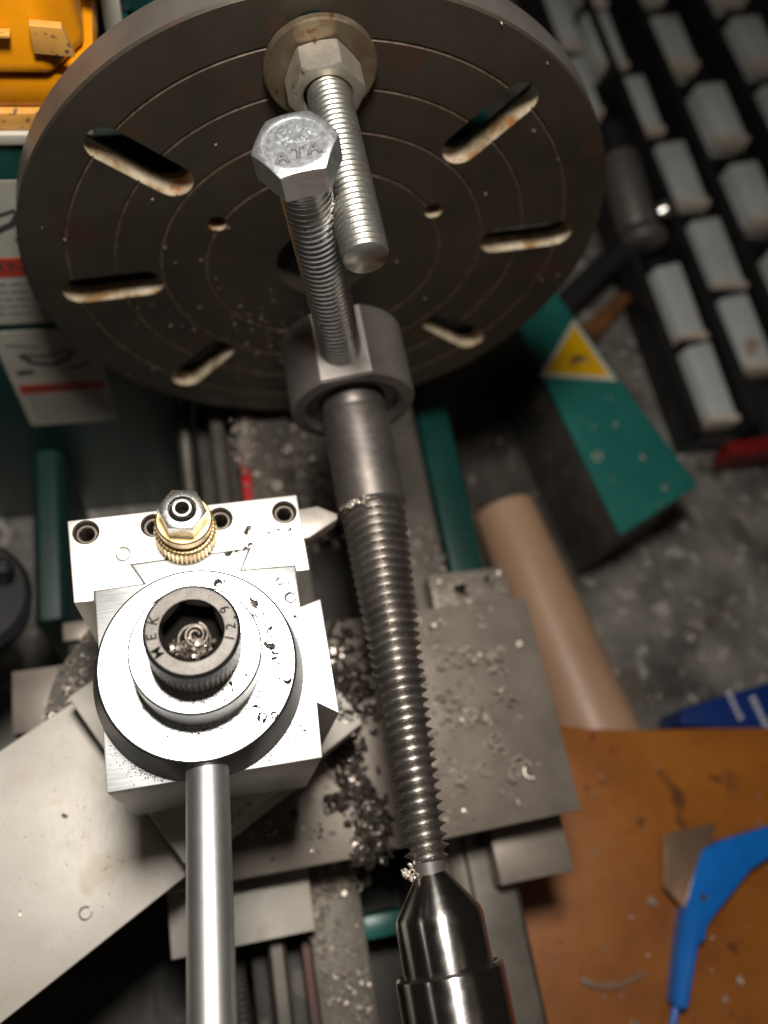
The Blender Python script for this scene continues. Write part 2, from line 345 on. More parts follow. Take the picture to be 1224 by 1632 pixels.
# chip tray lip and dark things at the left
tag(obj('tray_lip', pr([(-126, -229), (-112, -229), (-112, -132), (-115, -128), (-123, -128), (-126, -132)], -77, 6, 1.5, 'y'), 'deepgreen'),
    'dark green upright lip at the left edge, behind the tool holder', 'tray lip')
hw = thing('hand_wheel', (-140, -70, -118), 'black hand wheel cut off by the left edge, half hidden in shadow', 'hand wheel')
obj('rim', lathe([(13, 0), (24, 0), (27, 3), (27, 11), (24, 14), (13, 14), (11, 10), (11, 4)], (-150, -74, -110), (0.25, 0.15, 1), 48, (False, False)), 'black', hw)
obj('hub', lathe([(11.2, 2), (11.2, 12), (6, 16), (3, 17)], (-150, -74, -110), (0.25, 0.15, 1), 32), 'black', hw)
obj('knob', lathe([(0.5, 0), (3.5, 0), (4.5, 5), (3.4, 9), (1.2, 10.5)], (-131, -66, -99), (0.25, 0.15, 1), 24), 'black', hw)

# ================================================================ carriage and cross slide
car = thing('carriage', (10, -150, -112), 'grey steel lathe carriage whose four wings stick out round the cross slide', 'carriage')
Z0, Z1 = -111.6, -100
obj('wing', box(43.6, 73, -211.5, -190, Z0, Z1, 0.5), 'cross', car)
wf = box(-77, -27, -213.5, -190, Z0, Z1, 0.5)
obj('wing', wf, 'slide', car)
bm = box(40.5, 75, -118, -87, Z0, Z1, 0.5)
obj('wing', bm, 'cross', car)
obj('bridge', box(-44, 73, -189.9, -118.1, Z0, -100.3, 0.3), 'cross', car)
obj('wing', box(-128, -108, -129, -105, Z0 - 8, Z1, 0.6), 'cross', car)
obj('wing', box(-109, -99, -96, -88.5, Z0 - 8, Z1 + 1, 0.6), 'cross', car)
obj('apron', box(-107.9, -44.2, -189.9, -96.2, Z0 - 60, -104, 0.5), 'sheet', car)
for x, y in ((53.5, -95.5), (66.5, -94)):
    obj('oil_hole', lathe([(3.4, 0), (3.4, 0.25), (2.4, 0.3), (2.2, 0.1)], (x, y, Z1), (0, 0, 1), 24), 'hole', car)

cs = thing('cross_slide', (10, -150, -100), 'flat grey cross slide plate littered with turning chips beside the threaded rod', 'cross slide')
obj('plate', pr([(-100, -192.4), (-14, -193.0), (72.6, -191.2), (73.2, -191), (72.9, -108.5), (34, -108), (-100, -108)], -87, -78, 0.6), 'cross', cs)
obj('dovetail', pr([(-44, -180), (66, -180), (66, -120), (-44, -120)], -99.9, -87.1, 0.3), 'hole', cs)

# ================================================================ compound
cmp_ = thing('compound_rest', (-70, -155, -78), 'bright bare steel compound rest slanting out to the lower left under the tool post', 'compound rest')
obj('swivel_base', lathe([(43.5, 0), (44, 1), (44, 14), (43.5, 15)], (-65.5, -138, -77.8), (0, 0, 1), 96), 'sheet', cmp_)
d1 = Vector((-0.8784, -0.4780)); d2 = Vector((0.497, -0.868))
A0 = Vector((-102.4, -131.0)); B0 = Vector((-67.9, -189.2))
def q2(a, s, t): p = a + d1 * s + d2 * t; return (p.x, p.y)
obj('long_slide', pr([q2(A0, -48, 0), q2(A0, 150, 0), (q2(B0, 150, 0)), q2(B0, -48, 0)], -62.5, -60, 0.4), 'slide', cmp_)
obj('slide_body', pr([q2(A0, -46, 3), q2(A0, 150, 3), (q2(B0, 150, -1.5)), q2(B0, -46, -1.5)], -78, -62.6, 0.4), 'sheet', cmp_)
P1 = (-98.6, -131.0); P2 = (-66.8, -186.5); P3 = (-6.2, -153.0); P4 = (-38.2, -97.6)
obj('top_slide', pr([P1, P2, P3, P4], -59.9, -45, 0.8), 'slide', cmp_)

# ================================================================ tool post
tp = thing('tool_post', (-53.8, -144.6, -44.8), 'shiny square quick change tool post with a round clamping cam and a steel lever', 'tool post')
ZT = 17.3
blk = [(-79.6, -170.2), (-27.9, -170.2), (-27.3, -156.4), (-22.1, -160.0), (-22.3, -129.0), (-28.0, -130.6), (-27.9, -118.8),
       (-42.6, -118.4), (-39.6, -112.4), (-70.6, -113.2), (-67.4, -119.0), (-80.2, -119.4)]
obj('post_block', pr(blk, -44.8, ZT, 0.35), 'ground', tp)
FX, FY = -55.5, -145.2
obj('cam_flange', lathe([(25.6, 0), (26.0, 0.3), (26.0, 1.0), (23.6, 12.7), (23.3, 13.0), (23.0, 13.2)], (FX, FY, ZT + 0.02), (0, 0, 1), 128, mids=[1, 1, 1, 1, 0, 0]), ['ground', 'shadedside'], tp)
obj('raised_boss', lathe([(15.0, 0), (15.0, 11.6), (14.5, 12.1)], (FX, FY, ZT + 13.25), (0, 0, 1), 96), 'ground', tp)
# lever
def lever(bm_o, a, b, r): pass
ld = Vector((-59.6, -226, 36.5)) - Vector((-55.6, -166, 23.0)); ll = ld.length + 22
obj('lever', lathe([(4.6, 0), (5.0, 0.5), (5.0, ll)], (-55.6, -166, 23.0), ld, 48), 'handle', tp)
# socket cap screw
ZC = ZT + 13.25 + 12.12
cap = thing('cap_screw', (FX, FY, ZC), 'dark socket head cap screw standing in the middle of the tool post', 'cap screw')
def knurl(r, n, dpt):
    return lambda a: r - dpt * (0.5 + 0.5 * math.cos(a * n))
H = 14.5; kn = knurl(10.4, 52, 0.35)
bm = bmesh.new()
rings(bm, [(9.9, 0), (10.15, 0.5)], (FX, FY, ZC + 0.02), (0, 0, 1), 416, (True, False), 0)
rings(bm, [(kn, 0.5), (kn, H - 5.0)], (FX, FY, ZC + 0.02), (0, 0, 1), 416, (False, False), 1)
rings(bm, [(10.15, 0.5), (kn, 0.5)], (FX, FY, ZC + 0.02), (0, 0, 1), 416, (False, False), 1)
rings(bm, [(kn, H - 5.0), (10.3, H - 4.8), (10.3, H - 0.9), (9.5, H)], (FX, FY, ZC + 0.02), (0, 0, 1), 416, (False, False), 0)
bmesh.ops.remove_doubles(bm, verts=bm.verts, dist=0.001)
obj('head_side', bm, ['black', 'knurlside'], cap)
hx = hexr(11.6, 0.25)
bm = bmesh.new()
rings(bm, [(9.5, H), (6.9, H)], (FX, FY, ZC + 0.03), (0, 0, 1), 96, (False, False))
obj('head_face', bm, 'capface', cap)
bm = bmesh.new()
rings(bm, [(6.9, H), (hx, H - 0.9), (hx, H - 7.5)], (FX, FY, ZC + 0.03), (0, 0, 1), 96, (False, True))
obj('hex_socket', bm, 'hole', cap)
bm = bmesh.new()
def ring_text(s, deg, step, outward):
    for i, ch in enumerate(s):
        a = math.radians(deg[i] if isinstance(deg, (list, tuple)) else deg + i * step)
        c = Vector((FX + math.cos(a) * 8.2, FY + math.sin(a) * 8.2, ZC + H + 0.075))
        rad = Vector((math.cos(a), math.sin(a), 0)); up = rad if outward else -rad
        right = up.cross(Vector((0, 0, 1)))
        add_mesh(bm, text_mesh(ch, 4.6 if ch == '.' else 3.0, 0.035, 0.03), basis(c, right, up))
ring_text("MEK", [208, 183, 158], 0, True)
ring_text("12.9", [-20, -2, 10, 27], 0, False)
obj('lettering', bm, 'hole', cap)
# maker's stamp on the flange
bm = bmesh.new(); sx, sy, sz = FX + 8.8, FY - 16.2, ZT + 13.26
rings(bm, [(2.85, 0), (2.85, 0.03), (2.7, 0.03), (2.7, 0)], (sx, sy, sz), (0, 0, 1), 48, (False, False))
for p, q in (((-1.2, 0.6), (-0.5, 0.9)), ((-0.4, -0.2), (0.7, 0.9)), ((0.7, 0.9), (0.9, -0.3))):
    v = Vector((q[0] - p[0], q[1] - p[1])); n_ = Vector((-v.y, v.x)).normalized() * 0.13
    prism(bm, [(sx + p[0] - n_.x, sy + p[1] - n_.y), (sx + q[0] - n_.x, sy + q[1] - n_.y), (sx + q[0] + n_.x, sy + q[1] + n_.y), (sx + p[0] + n_.x, sy + p[1] + n_.y)], sz, sz + 0.04)
obj('stamp', bm, 'chipdark', tp)

# ================================================================ tool holder
th = thing('tool_holder', (-55, -110, -20), 'bright steel tool holder with four clamp screw holes clipped behind the tool post', 'tool holder')
hp = [(-86.4, -98.6), (-24.5, -97.4), (-24.0, -120.3), (-27.6, -120.2), (-27.6, -118.4), (-42.3, -118.1), (-39.0, -112.0), (-71.2, -112.8), (-67.9, -118.8), (-80.6, -119.2), (-80.7, -121.9), (-85.5, -121.9)]
hb = obj('holder_body', pr(hp, -22, ZT - 0.25, 0.3), 'ground2', th)
HX = (-81.8, -64.2, -46.4, -28.6)
cutters = []
def cutter(bm, m):
    me = bpy.data.meshes.new('cut'); bmesh.ops.recalc_face_normals(bm, faces=bm.faces); bm.to_mesh(me); bm.free()
    me.transform(Matrix.Scale(S, 4)); me.materials.append(MT[m])
    o = bpy.data.objects.new('cut', me); COL.objects.link(o); return o
def cut(target, cs_):
    mods = []
    for c in cs_:
        md = target.modifiers.new('b', 'BOOLEAN'); md.operation = 'DIFFERENCE'; md.object = c; md.solver = 'EXACT'; md.material_mode = 'TRANSFER'
    dg = bpy.context.evaluated_depsgraph_get(); dg.update()
    me = bpy.data.meshes.new_from_object(target.evaluated_get(dg))
    target.modifiers.clear(); target.data = me
    me.shade_smooth(); me.set_sharp_from_angle(angle=math.radians(32))
    for c in cs_: bpy.data.objects.remove(c)
cut(hb, [cutter(lathe([(3.1, ZT - 11), (3.1, ZT - 0.75), (3.6, ZT - 0.2), (3.6, ZT + 1)], (x, -102.4, 0), (0, 0, 1), 40), 'grub') for x in HX])
for x in HX:
    bm = bmesh.new(); hr = hexr(2.6, 0.4)
    rings(bm, [(3.0, 0), (3.0, 7.2), (2.6, 7.7), (2.15, 7.7), (hexr(3.7, .4), 7.3), (hexr(3.7, .4), 0.5)], (x, -102.4, ZT - 9.5), (0, 0, 1), 36, (True, False))
    g = obj('clamp_screw', bm, 'grub', th)
    bm = bmesh.new(); rings(bm, [(2.2, 0.4), (2.2, 0.8)], (x, -102.4, ZT - 9.5), (0, 0, 1), 24); obj('hex_recess', bm, 'hole', g)
# height adjuster
KX, KY = -55.8, -106.9
adj = obj('knurled_nut', lathe([(knurl(7.8, 42, 0.4), 0), (knurl(8.2, 42, 0.5), 0.4), (knurl(8.2, 42, 0.5), 6.3), (7.5, 6.8), (5.9, 7.0), (5.9, 8.6), (6.9, 8.7), (7.15, 9.0), (7.15, 11.6), (6.8, 12.0)], (KX, KY, ZT + 0.0), (0, 0, 1), 336), 'brass', th)
bm = bmesh.new(); rings(bm, hexhead(10.6, 6.2, 0.35) + [(3.6, 6.2), (3.4, 4.9), (2.6, 4.9), (2.4, 6.9), (1.75, 6.9), (1.7, 2.5)], (KX, KY, ZT + 12.05), (0, 0, 1), 72)
obj('lock_nut', bm, 'locknut', th)
obj('stud_bore', lathe([(1.68, 2.7), (1.68, 2.9)], (KX, KY, ZT + 12.05), (0, 0, 1), 24), 'hole', th)
obj('stud_thread', lathe([(3.38, 4.95), (2.62, 5.0)], (KX, KY, ZT + 12.05), (0, 0, 1), 24, (False, False)), 'hole', th)

# cutting tool
ct = thing('cutting_tool', (-20, -100, -10), 'pale steel cutting tool whose pointed tip touches the threaded rod', 'cutting tool')
obj('shank', box(-80, -24.9, -103.6, -94.6, -9.9, -0.6, 0.3), 'carbide', ct)
obj('tip', pr([(-24.8, -94.8), (-17, -94.2), (-11.3, -97.3), (-11.6, -99.2), (-20.5, -104.2), (-24.8, -104.4)], -6, -0.1, 0.25,
              pts_top=[(-24.8, -94.6), (-16.6, -94.0), (-11.0, -97.2), (-11.2, -98.8), (-20.5, -103.8), (-24.8, -104.2)]), 'carbide', ct)

# ================================================================ workpiece
def cx(y): return 0.2 if y > -96 else 0.2 - (abs(y) - 96) * 3.0 / 104
wp = thing('threaded_rod', (0, -98, 0), 'dark turned steel rod with a coarse tapering thread held between the centres', 'threaded rod')
bm = bmesh.new()
rings(bm, [(9.2, 0), (10.2, 1), (10.2, 28), (10.35, 29), (10.35, 36.5), (10.1, 37.2), (10.1, 38.4), (10.7, 39.0), (10.6, 70.3), (10.1, 71.0), (9.6, 71.3)], (0.2, -26, 0), (0, -1, 0), 96)
obj('plain_shank', bm, 'rodsm', wp)
ax0 = Vector((0.2, -97, 0)); ax1 = Vector((-2.75, -200, 0)); axd = ax1 - ax0; AL = axd.length
def rtap(t):
    k = t / AL
    return 10.2 - 2.4 * min(1, k / 0.42) - 1.7 * max(0, (k - 0.42) / 0.58)
obj('thread', threaded(ax0, axd, AL - 1.5, rtap, 2.72, 1.75, 96, 20, 1.6, 'crest'), 'rod', wp, sharp=42)
obj('end_boss', lathe([(rtap(AL) - 1.9, -2), (rtap(AL) - 1.9, 1.5), (3.4, 2.3), (1.5, 2.3)], ax1, axd, 48), 'collar', wp)

# live centre and quill
lc = thing('lathe_centre', (-2.6, -215, 0), 'polished dark conical centre holding the end of the threaded rod', 'lathe centre')
obj('cone', lathe([(1.2, -1.4), (2.6, 0.0), (3.9, 1.3), (4.2, 1.8), (10.9, 10.8), (11.35, 12.6), (11.35, 26)], (-2.6, -199.6, 0), (0, -1, 0), 96), 'chrome', lc)
ql = thing('tailstock_quill', (-2.5, -260, 0), 'polished steel tailstock quill behind the cone at the bottom edge', 'quill')
obj('sleeve', lathe([(11.6, 0.6), (12.9, 0.0), (13.6, 0.7), (13.75, 1.4), (13.75, 100)], (-2.5, -223.4, 0), (0, -1, 0), 128), 'chrome', ql)

# ================================================================ drive collar and bolts
dgc = thing('drive_collar', (0.2, -47, 0), 'thick grey steel collar on the rod with a filed flat where the bolt enters', 'collar')
ta = math.radians(103.3); RC = 20.4
u, v, d = frame((0, -1, 0))
nf = Vector((math.cos(ta), 0, math.sin(ta)))
a_f = math.atan2(nf.dot(v), nf.dot(u))
def rflat(R, dd):
    def f(a):
        x = math.cos(a - a_f)
        return min(R, dd / x) if x > 0.2 else R
    return f
bm = bmesh.new()
L = rings(bm, [(rflat(RC - 0.8, 18.2), 0), (rflat(RC, 18.7), 0.7), (rflat(RC, 18.7), 25.6), (rflat(RC - 0.7, 18.1), 26.4), (16.2, 26.6), (14.8, 25.4), (14.5, 24.4), (10.9, 24.2), (10.6, 22)], (0.2, -34, 0), (0, -1, 0), 180, (True, False))
bm.faces.ensure_lookup_table()
bm.normal_update()
for f in bm.faces:
    if abs(f.normal.dot(nf)) > 0.995 and f.calc_center_median().dot(nf) > 16: f.material_index = 1
obj('collar_body', bm, ['collar', 'flatcut'], dgc, origin=(0.2, -34, 0))

def frame_for(d, cu):                         # u as near cu as possible
    d = Vector(d).normalized(); cu = Vector(cu); u = (cu - d * cu.dot(d)).normalized(); return u, d.cross(u), d
hb_ = thing('hex_bolt', (0.2, -50, 14), 'bright zinc hex head bolt marked ATA, standing in the collar flat', 'bolt')
bo = Vector((0.2, -50, 0)); xdir = Vector((math.sin(ta), 0, -math.cos(ta)))
uvb = frame_for(nf, xdir)
obj('shank', threaded(bo + nf * 13, nf, 80, 6.3, 1.9, 1.0, 72, 10, 1.0, 'round', uv=uvb), 'zinc', hb_, sharp=180)
bm = bmesh.new(); rings(bm, [(7.4, -0.4), (7.5, 0.0)] + hexhead(17.4, 7.9, 0.06) + [(7.5, 7.92), (7.3, 7.62), (0.5, 7.62)], bo + nf * 92.8, nf, 96, uv=uvb)
obj('head', bm, 'zinchead', hb_)
bm = bmesh.new(); hc = bo + nf * (92.8 + 7.62)
yd = nf.cross(xdir).normalized()
for ch, x, y, rt in (("A", -3.4, -4.0, 0.35), ("T", 0.3, -3.4, 0.15), ("A", 3.9, -3.0, 0.0)):
    vx = (xdir * math.cos(rt) + yd * math.sin(-rt) * -1) if False else xdir
    add_mesh(bm, text_mesh(ch, 4.2, 0.3), basis(hc + xdir * x + yd * y, xdir, yd))
obj('lettering', bm, 'zinchead', hb_)
bm = bmesh.new()
for ch, x, y in (("A", -3.4, -4.0), ("T", 0.3, -3.4), ("A", 3.9, -3.0)):
    add_mesh(bm, text_mesh(ch, 4.2, 0.04, 0.27), basis(hc + xdir * x + yd * y, xdir, yd))
obj('lettering_edge', bm, 'sheet', hb_)
bm = bmesh.new()
for k in range(46):
    a = rnd.uniform(0, 2 * PI); rr = rnd.uniform(0.2, 1) ** 0.5
    c = hc + xdir * (0.4 + 4.6 * rr * math.cos(a)) + yd * (2.2 + 2.6 * rr * math.sin(a)); s_ = rnd.uniform(0.2, 0.6)
    rings(bm, [(s_, -0.05), (s_ * 0.8, rnd.uniform(0.05, 0.14))], c, nf + Vector((rnd.uniform(-.2, .2), rnd.uniform(-.2, .2), 0)), 6)
o = obj('worn_stamp', bm, 'zinchead', hb_); o['kind'] = 'stuff'

# ================================================================ faceplate
fp = thing('faceplate', (0, 6, 0), 'big round dark iron faceplate with radial slots and fine ring grooves', 'faceplate')
prof = [(16.8, 20), (30, 20), (30, 12), (98.6, 12), (100, 11.2)]
fr = [(100, 0.7), (99.3, 0)]
gr = []
for rg in (85.6, 70.7, 56.0, 41.1): gr += [(rg + 0.5, 0), (rg + 0.32, 0.45), (rg - 0.2, 0.45), (rg - 0.5, 0)]
prof = prof + fr + gr + [(17.3, 0), (16.8, 0.6)]
bm = bmesh.new(); u_, v_, d_ = frame((0, 1, 0))
mids = [1 if (prof[i][0] > 99.9 and prof[i + 1][0] > 99.9) else (3 if i > 6 and (prof[i + 1][1] == 0.45 or prof[i][1] == 0.45) else 0) for i in range(len(prof) - 1)] + [0]
Lr = rings(bm, prof, (0, 0, 0), (0, 1, 0), 192, (False, False), mids=mids)
for i in range(192):
    bm.faces.new((Lr[-1][i], Lr[-1][(i + 1) % 192], Lr[0][(i + 1) % 192], Lr[0][i]))
fpo = obj('plate', bm, ['plate', 'rim'], fp, origin=(0, 6, 0))
fpo.data.materials.append(MT['slotwall']); fpo.data.materials.append(MT['groove'])
cs_ = []
for k in range(8):
    a = math.radians(6.9 + 45 * k + (0.3 if k % 2 else 0)); c, s_ = math.cos(a), math.sin(a)
    pts = []
    ro = 87.8 if k == 2 else 84.6
    for i in range(13): t = -PI / 2 + PI * i / 12; pts.append((ro + 6 * math.cos(t), 6 * math.sin(t)))
    for i in range(13): t = PI / 2 + PI * i / 12; pts.append((62.6 + 6 * math.cos(t), 6 * math.sin(t)))
    bm = bmesh.new(); prism(bm, [(x * c - y * s_, x * s_ + y * c) for x, y in pts], -4, 16, axis='y')
    cs_.append(cutter(bm, 'slotwall'))
    bm = bmesh.new(); mx = (ro + 62.6) / 2                   # wider undercut at the back of the slot
    wide = [(x + (1.2 if x > mx else -1.2), y * 1.5) for x, y in pts]
    prism(bm, [(x * c - y * s_, x * s_ + y * c) for x, y in wide], 6.8, 17, axis='y')
    cs_.append(cutter(bm, 'plate'))
for a in (33.5, 151.5, 273):
    a = math.radians(a); cs_.append(cutter(lathe([(3.1, -4), (3.1, 16)], (42 * math.cos(a), 0, 42 * math.sin(a)), (0, 1, 0), 28), 'slotwall'))
cut(fpo, cs_)
sn = thing('spindle_nose', (0, 20, 0), 'dark spindle nose inside the centre bore of the faceplate', 'spindle')
obj('taper_socket', lathe([(16.6, 1.5), (11, 1.5), (10, 14), (9.6, 22)], (0, 5, 0), (0, 1, 0), 64, (False, True)), 'rack', sn)
obj('centre_point', lathe([(3, -6), (9, 4), (9, 20)], (0.2, 6, -3), (0, 1, 0), 32), 'rustbrown', sn)
obj('nose_ring', lathe([(16.7, 6.6), (16.7, 28)], (0, 1, 0), (0, 1, 0), 64, (False, True)), 'black', sn)

WX, WZ = -8.2, 77.6
bm = bmesh.new()
rings(bm, [(6.6, 0), (14.9, 0), (15.4, 0.5), (15.4, 2.0), (14.9, 2.4), (6.6, 2.4)], (WX, -0.05, WZ), (0, -1, 0), 72, (False, False))
tag(obj('washer', bm, 'washer'), 'large brown stained washer under the nut at the top of the faceplate', 'washer')
bm = bmesh.new(); uvn = frame_for((0, -1, 0), (1, 0, 0.10))
rings(bm, hexhead(18.2, 10.2, 0.16, True) + [(7.0, 10.15), (6.3, 9.4), (6.2, 8.0)], (WX + 0.2, -2.5, WZ + 0.3), (0, -1, 0), 96, (False, False), uv=uvn)
tag(obj('hex_nut', bm, 'nut'), 'worn hex nut with a rust streak tightened on the brown washer', 'nut')
tag(obj('stud', threaded((WX + 0.4, 6, WZ + 0.7), (0.006, -1, 0.012), 73, 5.85, 1.75, 0.5, 72, 8, 1.8, 'round'), 'stud', sharp=75),
    'dull threaded stud sticking out of the nut towards the camera', 'stud')

# ================================================================ headstock
hs = thing('headstock', (-110, 60, -229), 'dark green painted headstock behind the faceplate with two warning labels', 'headstock')
obj('gear_cover', box(-260, -58, 20, 150, -229, 37.3, 2.5), 'green', hs)
obj('spindle_housing', box(-57.9, 58, 22, 150, -229, 37.3, 2.5), 'green', hs)
obj('belt_cover', box(-62, 40, 75, 150, 37.5, 112, 3), 'green', hs)
def label_panel(x0, x1, z0, z1, zr0, zr1, name):
    Y0 = 19.9
    lb = obj(name, pr([(x0, z0), (x1, z0), (x1, z1), (x0, z1)], Y0 - 0.25, Y0, 0, 'y'), 'label', hs)
    bm = bmesh.new(); prism(bm, [(x0 + 2, zr0), (x1 - 2, zr0), (x1 - 2, zr1), (x0 + 2, zr1)], Y0 - 0.4, Y0 - 0.25, axis='y'); obj('red_band', bm, 'labelred', lb)
    bm = bmesh.new()
    z = zr0 - 4
    while z > z0 + 3:
        x = x0 + 4
        while x < x1 - 4:
            wd = rnd.uniform(2, 6); prism(bm, [(x, z - 0.55), (min(x + wd, x1 - 3), z - 0.55), (min(x + wd, x1 - 3), z + 0.55), (x, z + 0.55)], Y0 - 0.35, Y0 - 0.26, axis='y'); x += wd + 1.0
        z -= 4.2
    o = obj('small_print', bm, 'inkgrey', lb); o['kind'] = 'stuff'
    bm = bmesh.new()
    xm, zm = (x0 + x1) / 2, (zr1 + z1) / 2
    def stroke(pts, t):
        for p, q in zip(pts, pts[1:]):
            v_ = Vector((q[0] - p[0], q[1] - p[1])); n_ = Vector((-v_.y, v_.x)).normalized() * t
            prism(bm, [(p[0] - n_.x, p[1] - n_.y), (q[0] - n_.x, q[1] - n_.y), (q[0] + n_.x, q[1] + n_.y), (p[0] + n_.x, p[1] + n_.y)], Y0 - 0.36, Y0 - 0.26, axis='y')
    stroke([(xm - 12, zm + 3), (xm - 8, zm - 3), (xm - 1, zm - 5), (xm + 6, zm - 1), (xm + 9, zm + 4)], 1.2)
    stroke([(xm - 11, zm + 3), (xm - 2, zm + 1), (xm + 8, zm + 5)], 0.7)
    stroke([(xm + 5, zm - 9), (xm + 11, zm - 7), (xm + 14, zm - 4)], 1.0)
    stroke([(xm - 16, zm - 10), (xm - 9, zm - 9)], 1.6)
    stroke([(xm - 16, zm + 10), (xm - 4, zm + 8)], 0.4)
    obj('pictogram', bm, 'ink', lb)
    bm = bmesh.new(); me = text_mesh("WARNING", (zr1 - zr0) * 0.9, 0.04)
    add_mesh(bm, me, basis(((x0 + x1) / 2, Y0 - 0.46, (zr0 + zr1) / 2), (1, 0, 0), (0, 0, 1))); obj('lettering', bm, 'ink', lb)
    return lb
label_panel(-126, -92, -51.8, 20.3, -24.5, -14.8, 'warning_label')
label_panel(-125.5, -86.2, -129, -56.7, -101.5, -94.5, 'warning_label')

yc = thing('amber_case', (-90, 60, 37.5), 'amber yellow plastic case standing on top of the headstock at the upper left', 'case')
obj('base_ledge', box(-170, -71, 21, 110, 37.6, 44.5, 1.2), 'ledge', yc)
obj('trim_strip', box(-170, -71.5, 18.9, 20.9, 34.8, 38.6, 0.4), 'cream', yc)
obj('lower_shell', pr([(-170, 22.5), (-76, 22.5), (-68, 34), (-66, 100), (-170, 100)], 44.6, 55.5, 3.0), 'yellow', yc)
obj('upper_shell', pr([(-170, 20.5), (-79, 20.5), (-70, 34), (-70, 95), (-170, 95)], 56.6, 82, 4.0, pts_top=[(-170, 27), (-82, 27), (-74, 40), (-74, 90), (-170, 90)], segs=4), 'yellow', yc)
obj('window_panel', pr([(-83, 64.5), (-72.5, 63.5), (-74.5, 72), (-82.5, 72.6)], 20.25, 22.9, 0.1, 'y'), 'ledge', yc)
obj('moulded_rib', box(-120, -88, 20.1, 23, 68.8, 69.8, 0.3), 'ledge', yc)
obj('latch', pr([(-70, 44), (-62, 44), (-61, 56), (-71, 56)], 70, 92, 1.5), 'yellow', yc)
obj('latch', box(-66, -60, 62, 70, 40, 88, 1.0), 'cream', yc)

# ================================================================ teal motor cover
tc_ = thing('motor_cover', (180, 20, -229), 'long teal painted metal cover with a yellow warning triangle, right of the lathe', 'motor cover')
top = [(141, 112), (145.1, 81.8), (167.7, -56.4), (221.8, -32.5), (173.6, 104.5), (168, 125)]
obj('cover_side', pr(top, -229, -163, 1.5), 'sheet', tc_)
tt = [(x, y) for x, y in top]
obj('cover_top', pr([(140.4, 112), (144.4, 81.8), (167.2, -57.4), (223, -33), (174.5, 104.9), (168.5, 126)], -162.9, -160, 0.8), 'teal', tc_)
def tri(cxx, cyy, pts, k): return [(cxx + (x - cxx) * k, cyy + (y - cyy) * k) for x, y in pts]
T = [(180.5, 85.5), (146.5, 45.8), (195.5, 38.5)]; tcx = sum(p[0] for p in T) / 3; tcy = sum(p[1] for p in T) / 3
ws = obj('warning_sticker', pr(tri(tcx, tcy, T, 0.97), -159.95, -159.6, 0), 'labelwhite', tc_)
obj('yellow_field', pr(tri(tcx, tcy, T, 0.80), -159.6, -159.4, 0), 'warn', ws)
bm = bmesh.new()
for p, q in (((-5, -2), (1, 2)), ((1, 2), (-1, -3)), ((-1, -3), (6, 1)), ((-6, -5), (-2, -4))):
    v_ = Vector((q[0] - p[0], q[1] - p[1])); n_ = Vector((-v_.y, v_.x)).normalized() * 0.9
    prism(bm, [(tcx + p[0] - n_.x, tcy + p[1] - n_.y), (tcx + q[0] - n_.x, tcy + q[1] - n_.y), (tcx + q[0] + n_.x, tcy + q[1] + n_.y), (tcx + p[0] + n_.x, tcy + p[1] + n_.y)], -159.39, -159.3)
obj('hazard_symbol', bm, 'ink', ws)
for x, y in ((196, -12), (203, -32)): obj('screw_head', lathe([(2.2, 0), (2.2, 0.8), (1.6, 1.3)], (x, y, -159.9), (0, 0, 1), 20), 'locknut', tc_)

# ================================================================ tan tube, board, packet, scraper, coil
bm = bmesh.new(); t0 = Vector((125, -15, -209)); t1 = Vector((143, -158, -205))
rings(bm, [(16.5, 2), (17.6, 0.0), (18.7, 0.4), (24.3, 146)], t0, t1 - t0, 72, (True, True))
tag(obj('wooden_handle', bm, 'tube'), 'thick smooth tan wooden handle lying on the bench between cross slide and teal cover', 'handle')
bp_ = pr([(60, -420), (330, -420), (330, -172), (236, -170), (190, -163), (150, -158), (125, -153.5), (106, -148.5), (60, -143)], -229.9, -168, 1.5)
tag(obj('oiled_board', bp_, 'leather'), 'orange brown oil stained board at the lower right under the blue scraper', 'board')
pk = thing('blue_packet', (220, -155, -229), 'dark blue packet with white print poking out behind the orange board', 'packet')
obj('packet_body', pr([(194, -147.1), (256.3, -140.5), (262, -171), (190, -156)], -229.8, -200, 1.2), 'navy', pk)
bm = bmesh.new()
for (x, y, n_, L0) in ((222.5, -145, 5, 2.6), (235.5, -150, 6, 3.4)):
    for k in range(n_):
        xx = x + k * 0.5; yy = y - k * 3.4
        prism(bm, [(xx, yy), (xx + L0, yy + 0.8), (xx + L0 + rnd.uniform(-.6, .6), yy + 2.9), (xx, yy + 2.3)], -199.95, -199.7)
obj('print', bm, 'white', pk)

sc_ = thing('scraper', (150, -240, -168), 'bright blue curved plastic handle with a small steel blade lying on the orange board', 'scraper')
H_ = [(124.2, -272.8), (132.0, -256.3), (140.7, -240.2), (150.7, -226.2), (158.9, -216.2), (169.0, -213.8), (195.6, -211.9), (222.5, -210.4), (236, -211), (236, -223), (217.2, -222.4), (190.1, -225.5), (179.5, -228.6), (167.5, -235.9), (155.9, -242.9), (149.8, -247.3), (147.4, -252.2), (143.3, -253.2), (137.4, -263.5), (130.4, -275.7), (127.4, -276.0)]
obj('handle', pr(H_, -167.8, -158, 2.2, segs=3), 'blue', sc_)
obj('tang', lathe([(1.6, 0), (1.6, 40)], (127, -274, -163), (-0.5, -0.86, 0), 20), 'blue', sc_)
obj('rivet', lathe([(1.7, 0), (1.5, 0.3)], (151.6, -235.5, -158.1), (0, 0, 1), 20), 'ink', sc_)
obj('blade', pr([(142.5, -206.5), (170, -206.0), (156, -229), (144.0, -241.2), (135.5, -228.1)], -161.5, -160.3, 0.3), 'blade', sc_)

